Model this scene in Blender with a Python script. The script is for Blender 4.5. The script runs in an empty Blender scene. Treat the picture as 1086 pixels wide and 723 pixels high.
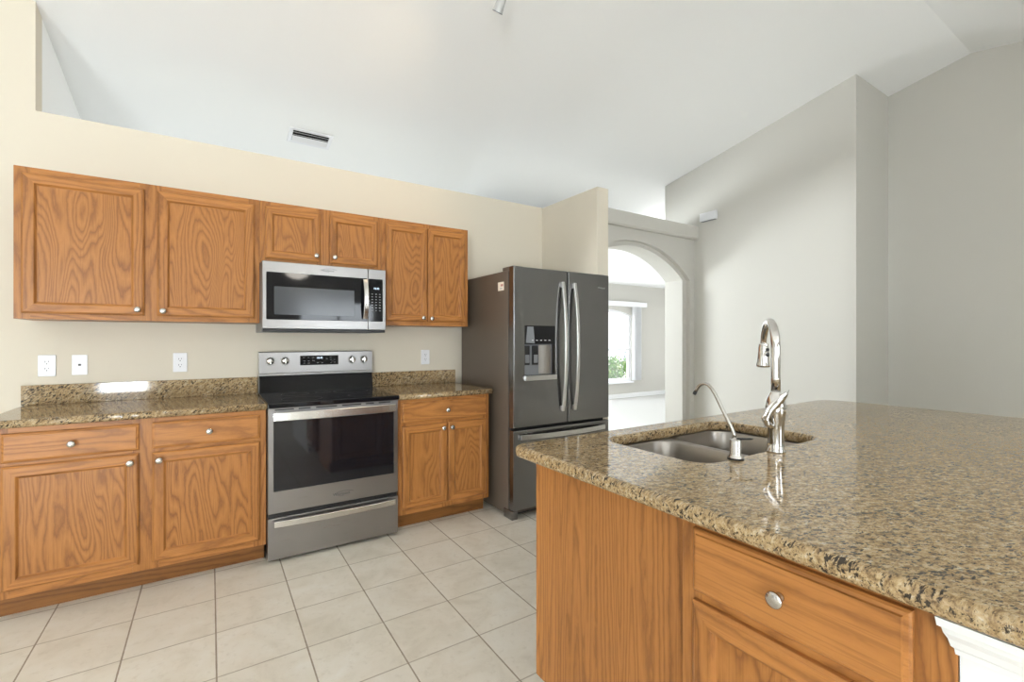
import bpy, bmesh, math, random
from mathutils import Vector, Matrix, Euler

rng = random.Random(7)
S = bpy.context.scene
COL = S.collection
PI = math.pi

# ------------------------------------------------------------------ camera, sky, lights, exposure
cam_d = bpy.data.cameras.new('camera')
cam_d.sensor_width = 36.0
cam_d.lens = 492.82 / 1086 * 36.0
cam_d.shift_y = -0.86 / 1086
cam_d.clip_start = 0.02
cam = bpy.data.objects.new('camera', cam_d)
COL.objects.link(cam)
cam.location = (0, 0, 1.2747)
cam.rotation_euler = (PI / 2, 0, -math.radians(32.9613))
S.camera = cam

S.view_settings.view_transform = 'Standard'
S.view_settings.look = 'None'
S.view_settings.gamma = 1.0
S.view_settings.use_curve_mapping = False
S.view_settings.exposure = 0.42

world = bpy.data.worlds.new('daylight_sky')
S.world = world
world.use_nodes = True
wb = world.node_tree.nodes['Background']
wb.inputs['Color'].default_value = (0.90, 0.95, 1.0, 1)
wb.inputs['Strength'].default_value = 1.6


def area_light(name, loc, rot, sx, sy, watts, color):
    d = bpy.data.lights.new(name, 'AREA')
    d.shape = 'RECTANGLE'
    d.size, d.size_y = sx, sy
    d.energy = watts
    d.color = color
    o = bpy.data.objects.new(name, d)
    COL.objects.link(o)
    o.location = loc
    o.rotation_euler = rot
    return o


# daylight entering the openings behind the camera; corner slider and ceiling fills are added
area_light('rear_slider_daylight', (-1.36, -4.16, 1.08), (PI / 2, 0, 0), 0.7, 2.05, 15, (0.86, 0.94, 1.0))
area_light('corner_fill', (-3.5, -4.16, 1.08), (PI / 2, 0, 0), 1.3, 2.05, 60, (0.86, 0.94, 1.0))  # light of an added, unseen opening that keeps the ceiling bright
area_light('rear_window_daylight', (2.3, -4.16, 1.65), (PI / 2, 0, 0), 1.5, 0.9, 30, (0.86, 0.94, 1.0))
area_light('ceiling_fill_left', (-2.5, -5.0, 0.10), (math.radians(140), 0, 0), 4.4, 1.6, 860, (0.88, 0.95, 1.0))  # added uplight, low outside the rear wall, brightening the ceiling
area_light('ceiling_fill_right', (2.3, -5.0, 0.10), (math.radians(140), 0, 0), 3.0, 1.6, 900, (0.88, 0.95, 1.0))  # added uplight for the right part of the ceiling
# added far source, shining almost level through the left opening onto the right wall
area_light('right_wall_fill', (-17.0, -0.8, 1.6), (0, -PI / 2, math.radians(8)), 0.5, 0.5, 950, (0.90, 0.96, 1.0))
# daylight of the far room and the foyer; one fill is added
area_light('far_window_daylight', (7.1, 7.6, 1.2), (-PI / 2, 0, 0), 1.5, 1.5, 12, (0.90, 0.96, 1.0))
area_light('far_slider_daylight', (9.75, 5.4, 1.15), (0, PI / 2, 0), 2.0, 2.0, 9, (0.90, 0.96, 1.0))
area_light('foyer_fill', (2.72, 6.0, 1.66), (0, math.radians(-97), math.radians(-12)), 0.75, 1.0, 115, (0.88, 0.95, 1.0))  # added source that brightens the upper right wall over the ledge
area_light('foyer_window_daylight', (1.0, 7.0, 1.5), (math.radians(-112), 0, 0), 2.8, 1.8, 45, (0.86, 0.94, 1.0))

sun_d = bpy.data.lights.new('sun', 'SUN')
sun_d.energy = 5.0
sun_d.angle = 0.01
sun = bpy.data.objects.new('sun', sun_d)
COL.objects.link(sun)
sun.rotation_euler = Euler((math.radians(-12), math.radians(30), 0))


# ------------------------------------------------------------------ material helpers
class NT:
    def __init__(self, name):
        self.m = bpy.data.materials.new(name)
        self.m.use_nodes = True
        self.t = self.m.node_tree
        self.b = self.t.nodes['Principled BSDF']
        self.out = self.t.nodes['Material Output']

    def n(self, typ, **kw):
        nd = self.t.nodes.new(typ)
        for k, v in kw.items():
            setattr(nd, k, v)
        return nd

    def put(self, sock, v):
        if isinstance(v, bpy.types.NodeSocket):
            self.t.links.new(v, sock)
        elif isinstance(v, (tuple, list)) and sock.type == 'RGBA' and len(v) == 3:
            sock.default_value = (*v, 1)
        else:
            sock.default_value = v

    def math(self, op, a, b=None, c=None, clamp=False):
        nd = self.n('ShaderNodeMath', operation=op, use_clamp=clamp)
        self.put(nd.inputs[0], a)
        if b is not None: self.put(nd.inputs[1], b)
        if c is not None: self.put(nd.inputs[2], c)
        return nd.outputs[0]

    def vmath(self, op, a, b):
        nd = self.n('ShaderNodeVectorMath', operation=op)
        self.put(nd.inputs[0], a)
        self.put(nd.inputs[1], b)
        return nd.outputs[0]

    def obj(self, rand=True):
        tc = self.n('ShaderNodeTexCoord')
        v = tc.outputs['Object']
        if rand:
            oi = self.n('ShaderNodeObjectInfo')
            sc = self.n('ShaderNodeVectorMath', operation='SCALE')
            sc.inputs[0].default_value = (17.3, 9.1, 23.7)
            self.t.links.new(oi.outputs['Random'], sc.inputs['Scale'])
            v = self.vmath('ADD', v, sc.outputs[0])
        return v

    def noise(self, vec, scale, detail=2.0, rough=0.5, dist=0.0):
        nd = self.n('ShaderNodeTexNoise')
        self.t.links.new(vec, nd.inputs['Vector'])
        nd.inputs['Scale'].default_value = scale
        nd.inputs['Detail'].default_value = detail
        nd.inputs['Roughness'].default_value = rough
        nd.inputs['Distortion'].default_value = dist
        return nd.outputs[0]

    def ramp(self, fac, stops, interp='LINEAR'):
        nd = self.n('ShaderNodeValToRGB')
        nd.color_ramp.interpolation = interp
        els = nd.color_ramp.elements
        while len(els) < len(stops): els.new(0.5)
        for e, (p, c) in zip(els, stops):
            e.position = p
            e.color = (*c, 1) if len(c) == 3 else c
        self.put(nd.inputs[0], fac)
        return nd.outputs[0]

    def mix(self, fac, a, b, blend='MIX'):
        nd = self.n('ShaderNodeMix', data_type='RGBA', blend_type=blend)
        self.put(nd.inputs[0], fac)
        self.put(nd.inputs[6], a)
        self.put(nd.inputs[7], b)
        return nd.outputs[2]

    def bump(self, h, strength=0.2, dist=0.002):
        nd = self.n('ShaderNodeBump')
        nd.inputs['Strength'].default_value = strength
        nd.inputs['Distance'].default_value = dist
        self.put(nd.inputs['Height'], h)
        self.t.links.new(nd.outputs[0], self.b.inputs['Normal'])

    def set(self, **kw):
        names = {'color': 'Base Color', 'rough': 'Roughness', 'metal': 'Metallic', 'spec': 'Specular IOR Level',
                 'coat': 'Coat Weight', 'coat_rough': 'Coat Roughness', 'emit': 'Emission Color',
                 'emit_s': 'Emission Strength', 'trans': 'Transmission Weight', 'ior': 'IOR'}
        for k, v in kw.items():
            self.put(self.b.inputs[names[k]], v)
        return self


def mat_paint(name, col, rough=0.75, bump=0.06):
    t = NT(name)
    v = t.obj(False)
    n = t.noise(v, 2.2, 3)
    c = t.mix(t.math('MULTIPLY', n, 0.10), col, tuple(x * 0.9 for x in col))
    t.set(color=c, rough=rough, spec=0.25)
    t.bump(t.noise(v, 170, 3), bump, 0.002)
    return t.m


def mat_oak(name, axis, tint=1.0, freq=21.0, stretch=0.13, contrast=1.0, scale=5.2):
    """oak veneer: cathedral rings = contour lines of a noise stretched along the grain axis"""
    t = NT(name)
    v = t.obj(True)
    def sc(a): return {'X': (a, 1, 1), 'Y': (1, a, 1), 'Z': (1, 1, a)}[axis]
    p = t.vmath('MULTIPLY', v, sc(stretch))
    n1 = t.noise(p, scale, 1.6, 0.5, 0.3)
    wob = t.noise(t.vmath('MULTIPLY', v, sc(0.25)), 55, 3, 0.65)
    ph = t.math('ADD', t.math('MULTIPLY', n1, freq), t.math('MULTIPLY', wob, 0.75))
    ring = t.math('FRACT', ph)
    def c(r, g, b): return (r * tint, g * tint, b * tint)
    light, mid = c(0.425, 0.178, 0.046), c(0.360, 0.144, 0.035)
    dark = tuple(m + (d - m) * contrast for m, d in zip(mid, c(0.150, 0.053, 0.014)))
    base = t.ramp(ring, [(0.0, mid), (0.30, light), (0.58, mid), (0.84, dark), (1.0, mid)])
    pores = t.noise(t.vmath('MULTIPLY', v, sc(0.022)), 260, 2, 0.6)
    pf = t.ramp(pores, [(0.30, (1, 1, 1)), (0.49, (0, 0, 0))])
    base = t.mix(t.math('MULTIPLY', pf, 0.5), base, c(0.17, 0.062, 0.018))
    big = t.noise(t.vmath('MULTIPLY', v, sc(0.13)), 2.6, 2)
    base = t.mix(t.math('MULTIPLY', big, 0.40), base, c(0.42, 0.185, 0.058))
    t.set(color=base, rough=0.36, spec=0.32)
    t.bump(pores, 0.06, 0.001)
    return t.m


def mat_granite(name):
    t = NT(name)
    v = t.obj(False)
    m1 = t.n('ShaderNodeMapping')
    m1.inputs['Rotation'].default_value = (0.55, 0.45, math.radians(30))
    t.t.links.new(v, m1.inputs['Vector'])
    p = t.vmath('MULTIPLY', m1.outputs[0], (1.0, 2.7, 2.2))
    big = t.noise(p, 5.5, 3, 0.55, 0.3)
    a = t.noise(p, 32, 7, 0.72, 0.4)
    fine = t.noise(v, 190, 3, 0.6)
    f = t.math('ADD', a, t.math('MULTIPLY', t.math('SUBTRACT', fine, 0.5), 0.34))
    col = t.ramp(f, [(0.33, (0.13, 0.080, 0.040)), (0.43, (0.32, 0.215, 0.105)), (0.52, (0.44, 0.308, 0.158)),
                     (0.61, (0.52, 0.405, 0.250)), (0.74, (0.62, 0.57, 0.47))])
    g = t.noise(t.vmath('ADD', p, (3.1, 1.7, 5.2)), 13, 5, 0.65, 0.6)
    col = t.mix(t.ramp(g, [(0.56, (0, 0, 0)), (0.68, (0.55, 0.55, 0.55))]), col, (0.20, 0.160, 0.115))
    d = t.noise(t.vmath('ADD', p, (7.7, 2.3, 1.9)), 56, 5, 0.66, 0.5)
    d = t.math('ADD', d, t.math('MULTIPLY', t.math('SUBTRACT', big, 0.5), 0.30))
    col = t.mix(t.ramp(d, [(0.395, (0.95, 0.95, 0.95)), (0.45, (0, 0, 0))]), col, (0.020, 0.016, 0.013))
    d2 = t.noise(t.vmath('ADD', p, (1.7, 9.3, 4.9)), 115, 4, 0.65, 0.4)
    d2 = t.math('ADD', d2, t.math('MULTIPLY', t.math('SUBTRACT', big, 0.5), -0.22))
    col = t.mix(t.ramp(d2, [(0.35, (0.85, 0.85, 0.85)), (0.42, (0, 0, 0))]), col, (0.040, 0.030, 0.022))
    t.set(color=col, rough=0.065, spec=0.46)
    return t.m


def mat_metal(name, col, rough=0.3, axis=None, metal=1.0, amt=0.12):
    t = NT(name)
    v = t.obj(True)
    if axis:
        st = {'X': (0.01, 1, 1), 'Z': (1, 1, 0.01), 'Y': (1, 0.01, 1)}[axis]
        n = t.noise(t.vmath('MULTIPLY', v, st), 420, 3)
        r = t.math('ADD', rough - amt / 2, t.math('MULTIPLY', n, amt))
        t.set(rough=r)
        t.bump(n, 0.05, 0.0006)
    else:
        t.set(rough=rough)
    t.set(color=col, metal=metal)
    return t.m


def mat_plain(name, col, rough=0.5, spec=0.5, metal=0.0, coat=0.0):
    t = NT(name)
    n = t.noise(t.obj(True), 30, 2)
    t.set(color=t.mix(t.math('MULTIPLY', n, 0.06), col, tuple(x * 0.85 for x in col)), rough=rough, spec=spec, metal=metal, coat=coat)
    return t.m


def mat_emit(name, col, s):
    t = NT(name)
    t.set(color=(0.02, 0.02, 0.02), emit=col, emit_s=s)
    return t.m


def mat_tile(name):
    t = NT(name)
    g = t.n('ShaderNodeNewGeometry')
    v = g.outputs['Position']
    sp = t.n('ShaderNodeSeparateXYZ')
    t.t.links.new(v, sp.inputs[0])
    PITCH = 0.3179
    fx = t.math('DIVIDE', t.math('SUBTRACT', sp.outputs[0], 0.019 - 20 * PITCH), PITCH)
    fy = t.math('DIVIDE', t.math('SUBTRACT', sp.outputs[1], 2.7160 - 30 * PITCH), PITCH)
    def edge(f):
        fr = t.math('FRACT', f)
        return t.math('MINIMUM', fr, t.math('SUBTRACT', 1.0, fr))
    ex, ey = edge(fx), edge(fy)
    wob = t.math('MULTIPLY', t.math('SUBTRACT', t.noise(v, 25, 2), 0.5), 0.006)
    gx = t.math('LESS_THAN', t.math('ADD', ex, wob), 0.0095)
    gy = t.math('LESS_THAN', t.math('ADD', ey, wob), 0.0095)
    grout = t.math('MAXIMUM', gx, gy)
    cmb = t.n('ShaderNodeCombineXYZ')
    t.t.links.new(t.math('FLOOR', fx), cmb.inputs[0])
    t.t.links.new(t.math('FLOOR', fy), cmb.inputs[1])
    wn = t.n('ShaderNodeTexWhiteNoise', noise_dimensions='3D')
    t.t.links.new(cmb.outputs[0], wn.inputs['Vector'])
    off = t.n('ShaderNodeVectorMath', operation='SCALE')
    t.t.links.new(wn.outputs['Color'], off.inputs[0])
    off.inputs['Scale'].default_value = 9.0
    pv = t.vmath('ADD', v, off.outputs[0])
    m1 = t.noise(pv, 5, 6, 0.62, 0.6)
    m2 = t.noise(pv, 36, 4, 0.6)
    col = t.ramp(m1, [(0.28, (0.68, 0.62, 0.515)), (0.5, (0.79, 0.735, 0.635)), (0.72, (0.84, 0.80, 0.72))])
    col = t.mix(t.ramp(m2, [(0.55, (0, 0, 0)), (0.72, (0.35, 0.35, 0.35))]), col, (0.57, 0.51, 0.41))
    col = t.mix(t.math('MULTIPLY', wn.outputs['Value'], 0.16), col, (0.65, 0.59, 0.50))
    gcol = t.mix(t.noise(v, 12, 2), (0.27, 0.215, 0.155), (0.44, 0.375, 0.295))
    gcol = t.mix(gx, t.mix(t.noise(v, 9, 2), (0.40, 0.34, 0.265), (0.58, 0.515, 0.425)), gcol)
    col = t.mix(grout, col, gcol)
    t.set(color=col, rough=t.math('ADD', 0.36, t.math('MULTIPLY', grout, 0.4)), spec=0.4)
    t.bump(t.math('SUBTRACT', 1.0, grout), 0.5, 0.0015)
    return t.m


def mat_translucent(name, col, f=0.5):
    t = NT(name)
    tl = t.n('ShaderNodeBsdfTranslucent')
    tl.inputs[0].default_value = (*col, 1)
    mx = t.n('ShaderNodeMixShader')
    mx.inputs[0].default_value = f
    t.set(color=col, rough=0.6)
    t.t.links.new(t.b.outputs[0], mx.inputs[1])
    t.t.links.new(tl.outputs[0], mx.inputs[2])
    t.t.links.new(mx.outputs[0], t.out.inputs[0])
    return t.m


def mat_glass(name, tint=(1, 1, 1), gl=0.06):
    t = NT(name)
    tr = t.n('ShaderNodeBsdfTransparent')
    tr.inputs[0].default_value = (*tint, 1)
    gs = t.n('ShaderNodeBsdfGlossy')
    gs.inputs['Roughness'].default_value = 0.02
    mx = t.n('ShaderNodeMixShader')
    mx.inputs[0].default_value = gl
    t.t.links.new(tr.outputs[0], mx.inputs[1])
    t.t.links.new(gs.outputs[0], mx.inputs[2])
    t.t.links.new(mx.outputs[0], t.out.inputs[0])
    return t.m


WALL_C = (0.575, 0.556, 0.508)
M = {
    'wall': mat_paint('greige_wall_paint', WALL_C),
    'wall_kitchen': mat_paint('cream_wall_paint', (0.685, 0.625, 0.515)),
    'ceiling': mat_paint('white_ceiling_paint', (0.89, 0.89, 0.88), 0.85, 0.1),
    'trim': mat_plain('white_trim_paint', (0.83, 0.83, 0.82), 0.35, 0.4),
    'tile': mat_tile('beige_floor_tile'),
    'carpet': mat_paint('pale_carpet', (0.62, 0.61, 0.585), 0.95, 0.6),
    'oak_v': mat_oak('oak_vertical_grain', 'Z', 1.02, 19.0, 0.10, 0.75),
    'oak_h': mat_oak('oak_horizontal_grain', 'X', 1.12, 19.0, 0.08, 0.7),
    'oak_panel': mat_oak('oak_panel_grain', 'Z', 1.03, 30.0, 0.18, 0.72, 5.2),
    'oak_kick': mat_oak('oak_toe_kick', 'X', 0.62, 15.0, 0.10, 0.75),  # darker brown oak; the tint also puts in the shade of the recess
    'oak_side': mat_oak('oak_end_panel', 'Z', 1.03, 22.0, 0.05, 0.75, 8.0),
    'granite': mat_granite('brown_granite'),
    'steel': mat_metal('brushed_stainless', (0.345, 0.335, 0.33), 0.30, 'X'),
    'steel_bright': mat_metal('bright_stainless_handle', (0.66, 0.645, 0.62), 0.24, 'X'),
    'steel_sink': mat_metal('satin_sink_steel', (0.33, 0.305, 0.28), 0.30),
    'chrome': mat_metal('polished_nickel', (0.70, 0.68, 0.66), 0.09),
    'nickel': mat_metal('satin_nickel', (0.55, 0.53, 0.50), 0.22),
    'dark_steel': mat_metal('black_stainless', (0.225, 0.222, 0.222), 0.23, 'Z'),
    'dark_handle': mat_metal('satin_handle_metal', (0.62, 0.61, 0.60), 0.30, 'Z'),
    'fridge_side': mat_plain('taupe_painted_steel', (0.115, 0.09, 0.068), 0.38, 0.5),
    'black': mat_plain('black_plastic', (0.012, 0.012, 0.013), 0.35, 0.5),
    'black_glass': mat_plain('black_glass', (0.006, 0.006, 0.008), 0.05, 0.36),
    'oven_glass': mat_plain('dark_oven_glass', (0.010, 0.010, 0.013), 0.05, 0.6),
    'mesh_glass': mat_plain('microwave_screen', (0.06, 0.064, 0.072), 0.14, 0.5),
    'grey_plastic': mat_plain('grey_plastic', (0.20, 0.205, 0.215), 0.35, 0.5),
    'white_plastic': mat_plain('white_plastic', (0.80, 0.80, 0.82), 0.3, 0.5),
    'slot': mat_plain('dark_slot', (0.03, 0.03, 0.03), 0.6, 0.2),
    'chute': mat_plain('taupe_plastic', (0.20, 0.175, 0.145), 0.35, 0.4),
    'white_enamel': mat_plain('white_enamel', (0.50, 0.50, 0.49), 0.45, 0.3),
    'print': mat_plain('grey_print', (0.42, 0.42, 0.42), 0.5, 0.3),
    'logo': mat_plain('dark_logo_ink', (0.10, 0.11, 0.13), 0.4, 0.3),
    'logo_red': mat_plain('pink_sticker_ink', (0.50, 0.24, 0.20), 0.5, 0.3),
    'paper': mat_plain('paper_sticker', (0.80, 0.70, 0.58), 0.6, 0.3),
    'digits': mat_emit('clock_digits', (0.70, 0.85, 1.0), 1.6),
    'glass': mat_glass('window_glass'),
    'vinyl': mat_plain('white_vinyl', (0.85, 0.85, 0.86), 0.4, 0.4),
    'vane': mat_translucent('translucent_blind', (0.90, 0.90, 0.90), 0.65),
    'lamp_glass': mat_emit('lit_lamp_glass', (1.0, 0.93, 0.82), 14.0),
    'leaf': mat_plain('green_leaf', (0.13, 0.30, 0.04), 0.5, 0.4),
    'leaf_light': mat_plain('yellow_green_leaf', (0.30, 0.42, 0.10), 0.5, 0.4),
    'bark': mat_plain('bark', (0.12, 0.08, 0.05), 0.8, 0.2),
    'concrete': mat_plain('pale_concrete', (0.62, 0.60, 0.57), 0.85, 0.2),
    'bluegrey': mat_plain('blue_grey_leaf', (0.20, 0.28, 0.27), 0.6, 0.3),
}


# ------------------------------------------------------------------ mesh helpers
class MB:
    def __init__(self):
        self.bm = bmesh.new()
        self.mats = []

    def mi(self, m):
        if m not in self.mats: self.mats.append(m)
        return self.mats.index(m)

    def _assign(self, faces, m, smooth=False):
        i = self.mi(m)
        for f in faces:
            f.material_index = i
            f.smooth = smooth

    def box(self, x0, x1, y0, y1, z0, z1, m, bevel=0.0, seg=2, mat4=None):
        r = bmesh.ops.create_cube(self.bm, size=1.0)
        vs = r['verts']
        for v in vs:
            v.co = Vector(((x0 + x1) / 2 + v.co.x * (x1 - x0), (y0 + y1) / 2 + v.co.y * (y1 - y0), (z0 + z1) / 2 + v.co.z * (z1 - z0)))
        fs = set(f for v in vs for f in v.link_faces)
        if bevel > 0:
            es = list(set(e for v in vs for e in v.link_edges))
            rb = bmesh.ops.bevel(self.bm, geom=es, offset=bevel, segments=seg, affect='EDGES', profile=0.5)
            allv = set(rb['verts']) | set(v for v in vs if v.is_valid)
            fs = set(f for v in allv for f in v.link_faces)
        if mat4 is not None:
            bmesh.ops.transform(self.bm, matrix=mat4, verts=list(set(v for f in fs for v in f.verts)))
        self._assign(fs, m, False)
        return self

    def loops(self, rings, m, close=True, cap0=True, cap1=True, smooth=True, mats=None):
        """rings: list of point lists with equal count; skinned in order"""
        vr = [[self.bm.verts.new(p) for p in ring] for ring in rings]
        fs = []
        n = len(vr[0])
        for a, b in zip(vr[:-1], vr[1:]):
            for i in range(n if close else n - 1):
                j = (i + 1) % n
                f = self.bm.faces.new((a[i], a[j], b[j], b[i]))
                fs.append(f)
                if mats: f.material_index = self.mi(mats[i]); f.smooth = smooth
        if not mats: self._assign(fs, m, smooth)
        caps = []
        if cap0: caps.append(self.bm.faces.new(list(reversed(vr[0]))))
        if cap1: caps.append(self.bm.faces.new(vr[-1]))
        self._assign(caps, m, False)
        return self

    def lathe(self, prof, m, origin=(0, 0, 0), axis=(0, 0, 1), seg=24, cap0=True, cap1=True, smooth=True):
        """prof: list of (radius, height along axis)"""
        q = Vector((0, 0, 1)).rotation_difference(Vector(axis).normalized())
        o = Vector(origin)
        rings = []
        for r, h in prof:
            rings.append([o + q @ Vector((r * math.cos(2 * PI * i / seg), r * math.sin(2 * PI * i / seg), h)) for i in range(seg)])
        return self.loops(rings, m, True, cap0, cap1, smooth)

    def tube(self, pts, rad, m, seg=14, flat=None, up=(0, 0, 1)):
        """round (or elliptical: flat=(list of side radii)) tube along points"""
        pts = [Vector(p) for p in pts]
        n = len(pts)
        rad = [rad] * n if isinstance(rad, (int, float)) else rad
        flat = flat or rad
        rings = []
        prev = None
        for i, p in enumerate(pts):
            t = (pts[min(i + 1, n - 1)] - pts[max(i - 1, 0)]).normalized()
            if prev is None:
                a = Vector(up).cross(t)
                if a.length < 1e-4: a = Vector((1, 0, 0)).cross(t)
            else:
                a = prev - t * prev.dot(t)
            a.normalize()
            prev = a
            b = t.cross(a)
            rings.append([p + a * (rad[i] * math.cos(2 * PI * k / seg)) + b * (flat[i] * math.sin(2 * PI * k / seg)) for k in range(seg)])
        return self.loops(rings, m)

    def prism(self, poly, axis, a0, a1, m, smooth=False):
        """poly: 2D outline; axis 'X': (y,z), 'Y': (x,z), 'Z': (x,y)"""
        def P(p, a):
            return {'X': (a, p[0], p[1]), 'Y': (p[0], a, p[1]), 'Z': (p[0], p[1], a)}[axis]
        v0 = [self.bm.verts.new(P(p, a0)) for p in poly]
        v1 = [self.bm.verts.new(P(p, a1)) for p in poly]
        fs = [self.bm.faces.new(v0), self.bm.faces.new(list(reversed(v1)))]
        n = len(poly)
        side = []
        for i in range(n):
            j = (i + 1) % n
            side.append(self.bm.faces.new((v0[j], v0[i], v1[i], v1[j])))
        self._assign(fs, m, False)
        self._assign(side, m, smooth)
        return self

    def build(self, name, parent=None, loc=(0, 0, 0), rot=(0, 0, 0)):
        bmesh.ops.recalc_face_normals(self.bm, faces=self.bm.faces[:])
        me = bpy.data.meshes.new(name)
        self.bm.to_mesh(me)
        self.bm.free()
        for m in self.mats: me.materials.append(m)
        o = bpy.data.objects.new(name, me)
        COL.objects.link(o)
        o.location = loc
        o.rotation_euler = rot
        if parent is not None: o.parent = parent
        return o


def tag(o, label=None, cat=None, group=None, kind=None):
    if label: o['label'] = label
    if cat: o['category'] = cat
    if group: o['group'] = group
    if kind: o['kind'] = kind
    return o


def empty(name, loc, rz=0.0, label=None, cat=None, group=None):
    o = bpy.data.objects.new(name, None)
    o.empty_display_size = 0.05
    COL.objects.link(o)
    o.location = loc
    o.rotation_euler = (0, 0, rz)
    return tag(o, label, cat, group)


def struct(name, mb):
    return tag(mb.build(name), kind='structure')


def copy_tree(o, parent=None):
    c = o.copy()
    COL.objects.link(c)
    c.parent = parent
    for ch in list(o.children):
        copy_tree(ch, c)
    return c


def rrect(x0, x1, y0, y1, r, n=6):
    pts = []
    for cx, cy, a0 in ((x1 - r, y1 - r, 0), (x0 + r, y1 - r, 90), (x0 + r, y0 + r, 180), (x1 - r, y0 + r, 270)):
        for i in range(n + 1):
            a = math.radians(a0 + 90 * i / n)
            pts.append((cx + r * math.cos(a), cy + r * math.sin(a)))
    return pts


def text_mesh(name, body, size, m, parent, loc, rot, align='CENTER', depth=0.0003):
    cu = bpy.data.curves.new(name, 'FONT')
    cu.body = body
    cu.size = size
    cu.extrude = depth
    cu.align_x = align
    cu.align_y = 'CENTER'
    tmp = bpy.data.objects.new(name + '_curve', cu)
    COL.objects.link(tmp)
    dg = bpy.context.evaluated_depsgraph_get()
    me = bpy.data.meshes.new_from_object(tmp.evaluated_get(dg))
    bpy.data.objects.remove(tmp)
    me.materials.clear()
    me.materials.append(m)
    o = bpy.data.objects.new(name, me)
    COL.objects.link(o)
    o.parent = parent
    o.location = loc
    o.rotation_euler = rot
    return o


def slab_curve(name, outer, holes, z0, z1, bev, m, parent=None):
    """flat slab with rounded edges from 2D outlines (world XY)"""
    cu = bpy.data.curves.new(name, 'CURVE')
    cu.dimensions = '2D'
    cu.fill_mode = 'BOTH'
    for pts in [outer] + holes:
        sp = cu.splines.new('POLY')
        sp.points.add(len(pts) - 1)
        for q, p in zip(sp.points, pts): q.co = (p[0], p[1], 0, 1)
        sp.use_cyclic_u = True
    cu.bevel_depth = bev
    cu.bevel_resolution = 4
    cu.offset = -bev
    cu.extrude = (z1 - z0) / 2 - bev
    tmp = bpy.data.objects.new(name + '_curve', cu)
    COL.objects.link(tmp)
    dg = bpy.context.evaluated_depsgraph_get()
    me = bpy.data.meshes.new_from_object(tmp.evaluated_get(dg))
    bpy.data.objects.remove(tmp)
    me.materials.clear()
    me.materials.append(m)
    me.transform(Matrix.Translation((0, 0, (z0 + z1) / 2)))
    o = bpy.data.objects.new(name, me)
    COL.objects.link(o)
    if parent is not None: o.parent = parent
    return o


# ------------------------------------------------------------------ the setting
YW = 3.62                       # back wall
LEDGE = 2.555                   # plant-shelf height
def ceil_z(y):
    return 3.6658 - 0.205 * abs(y - 1.167)

struct('floor', MB().box(-4.4, 5.6, -4.2, YW + 0.02, -0.12, 0.0, M['tile']))
struct('floor_far', MB().box(2.6, 9.8, YW + 0.02, 7.5, -0.12, 0.0, M['carpet']))

# back wall: rises to the ceiling left of the shelf opening, stops at the shelf right of it
struct('wall_back', MB().prism([(-4.3, 0), (2.82, 0), (2.82, LEDGE), (-0.82, LEDGE), (-0.82, 3.2), (-4.3, 3.2)], 'Y', YW, YW + 0.12, M['wall_kitchen']))
struct('wall_recess', MB().prism([(YW + 0.12, 0), (7.4, 0), (7.4, 2.45), (YW + 0.12, 3.2)], 'X', -0.94, -0.82, M['ceiling']))
struct('wall_alcove', MB().box(2.696, 2.82, 2.854, YW, 0, LEDGE - 0.004, M['wall_kitchen']))

# arch wall with its stepped surround
XC, AI, AO, ZS = 3.687, 0.797, 0.870, 1.954
def arch_pts(a, rise, n=24):
    R = (a * a + rise * rise) / (2 * rise)
    th = math.asin(a / R)
    return [(XC + R * math.sin(th - 2 * th * i / n), ZS + rise - R + R * math.cos(th - 2 * th * i / n)) for i in range(n + 1)]
def arch_wall(a, rise, y0, y1, mb, m):
    poly = [(2.822, 0), (2.822, 2.50), (4.63, 2.50), (4.63, 0), (XC + a, 0)] + arch_pts(a, rise) + [(XC - a, 0)]
    if XC - a <= 2.823: poly = [(2.822, ZS), (2.822, 2.50), (4.63, 2.50), (4.63, 0), (XC + a, 0)] + arch_pts(a, rise)[:-1]
    mb.prism(poly, 'Y', y0, y1, m)
mb = MB()
arch_wall(0.8645, 0.345, 3.318, 3.368, mb, M['wall'])
arch_wall(AI, 0.30, 3.368, 3.60, mb, M['wall'])
struct('wall_arch', mb)
mb = MB()
mb.prism([(3.259, 2.43), (3.259, LEDGE), (3.60, LEDGE), (3.60, 2.50), (3.318, 2.50), (3.318, 2.413), (3.275, 2.413)], 'X', 2.822, 4.629, M['wall'])
struct('trim_ledge', mb)

struct('wall_right', MB().prism([(1.732, 0), (3.723, 0), (3.723, ceil_z(3.723) + 0.05), (1.732, ceil_z(1.732) + 0.05)], 'X', 4.63, 5.317, M['wall']))
struct('wall_side', MB().prism([(-4.2, 0), (1.732, 0), (1.732, 3.6), (1.167, 3.72), (-4.2, 2.62)], 'X', 5.317, 5.44, M['wall']))
# ceiling: two slopes meeting at a ridge
mb = MB()
ya, yr, yb = -4.3, 1.167, 7.4
mb.prism([(ya, ceil_z(ya)), (yr, ceil_z(yr)), (yb, ceil_z(yb)), (yb, ceil_z(yb) + 0.12), (yr, ceil_z(yr) + 0.12), (ya, ceil_z(ya) + 0.12)], 'X', -4.4, 5.6, M['ceiling'])
struct('ceiling', mb)
# plant shelf over the lower rooms = their ceiling
struct('ceiling_far', MB().box(2.60, 9.8, 4.33, 7.4, 2.50, LEDGE, M['ceiling']).box(5.317, 9.8, 3.60, 4.33, 2.50, LEDGE, M['ceiling']))
struct('floor_foyer', MB().box(-0.94, 2.60, YW + 0.12, 7.4, -0.12, -0.001, M['carpet']))
struct('wall_foyer', MB().box(-0.94, 2.60, 7.28, 7.4, 0.0, 2.6, M['wall']))
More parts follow.
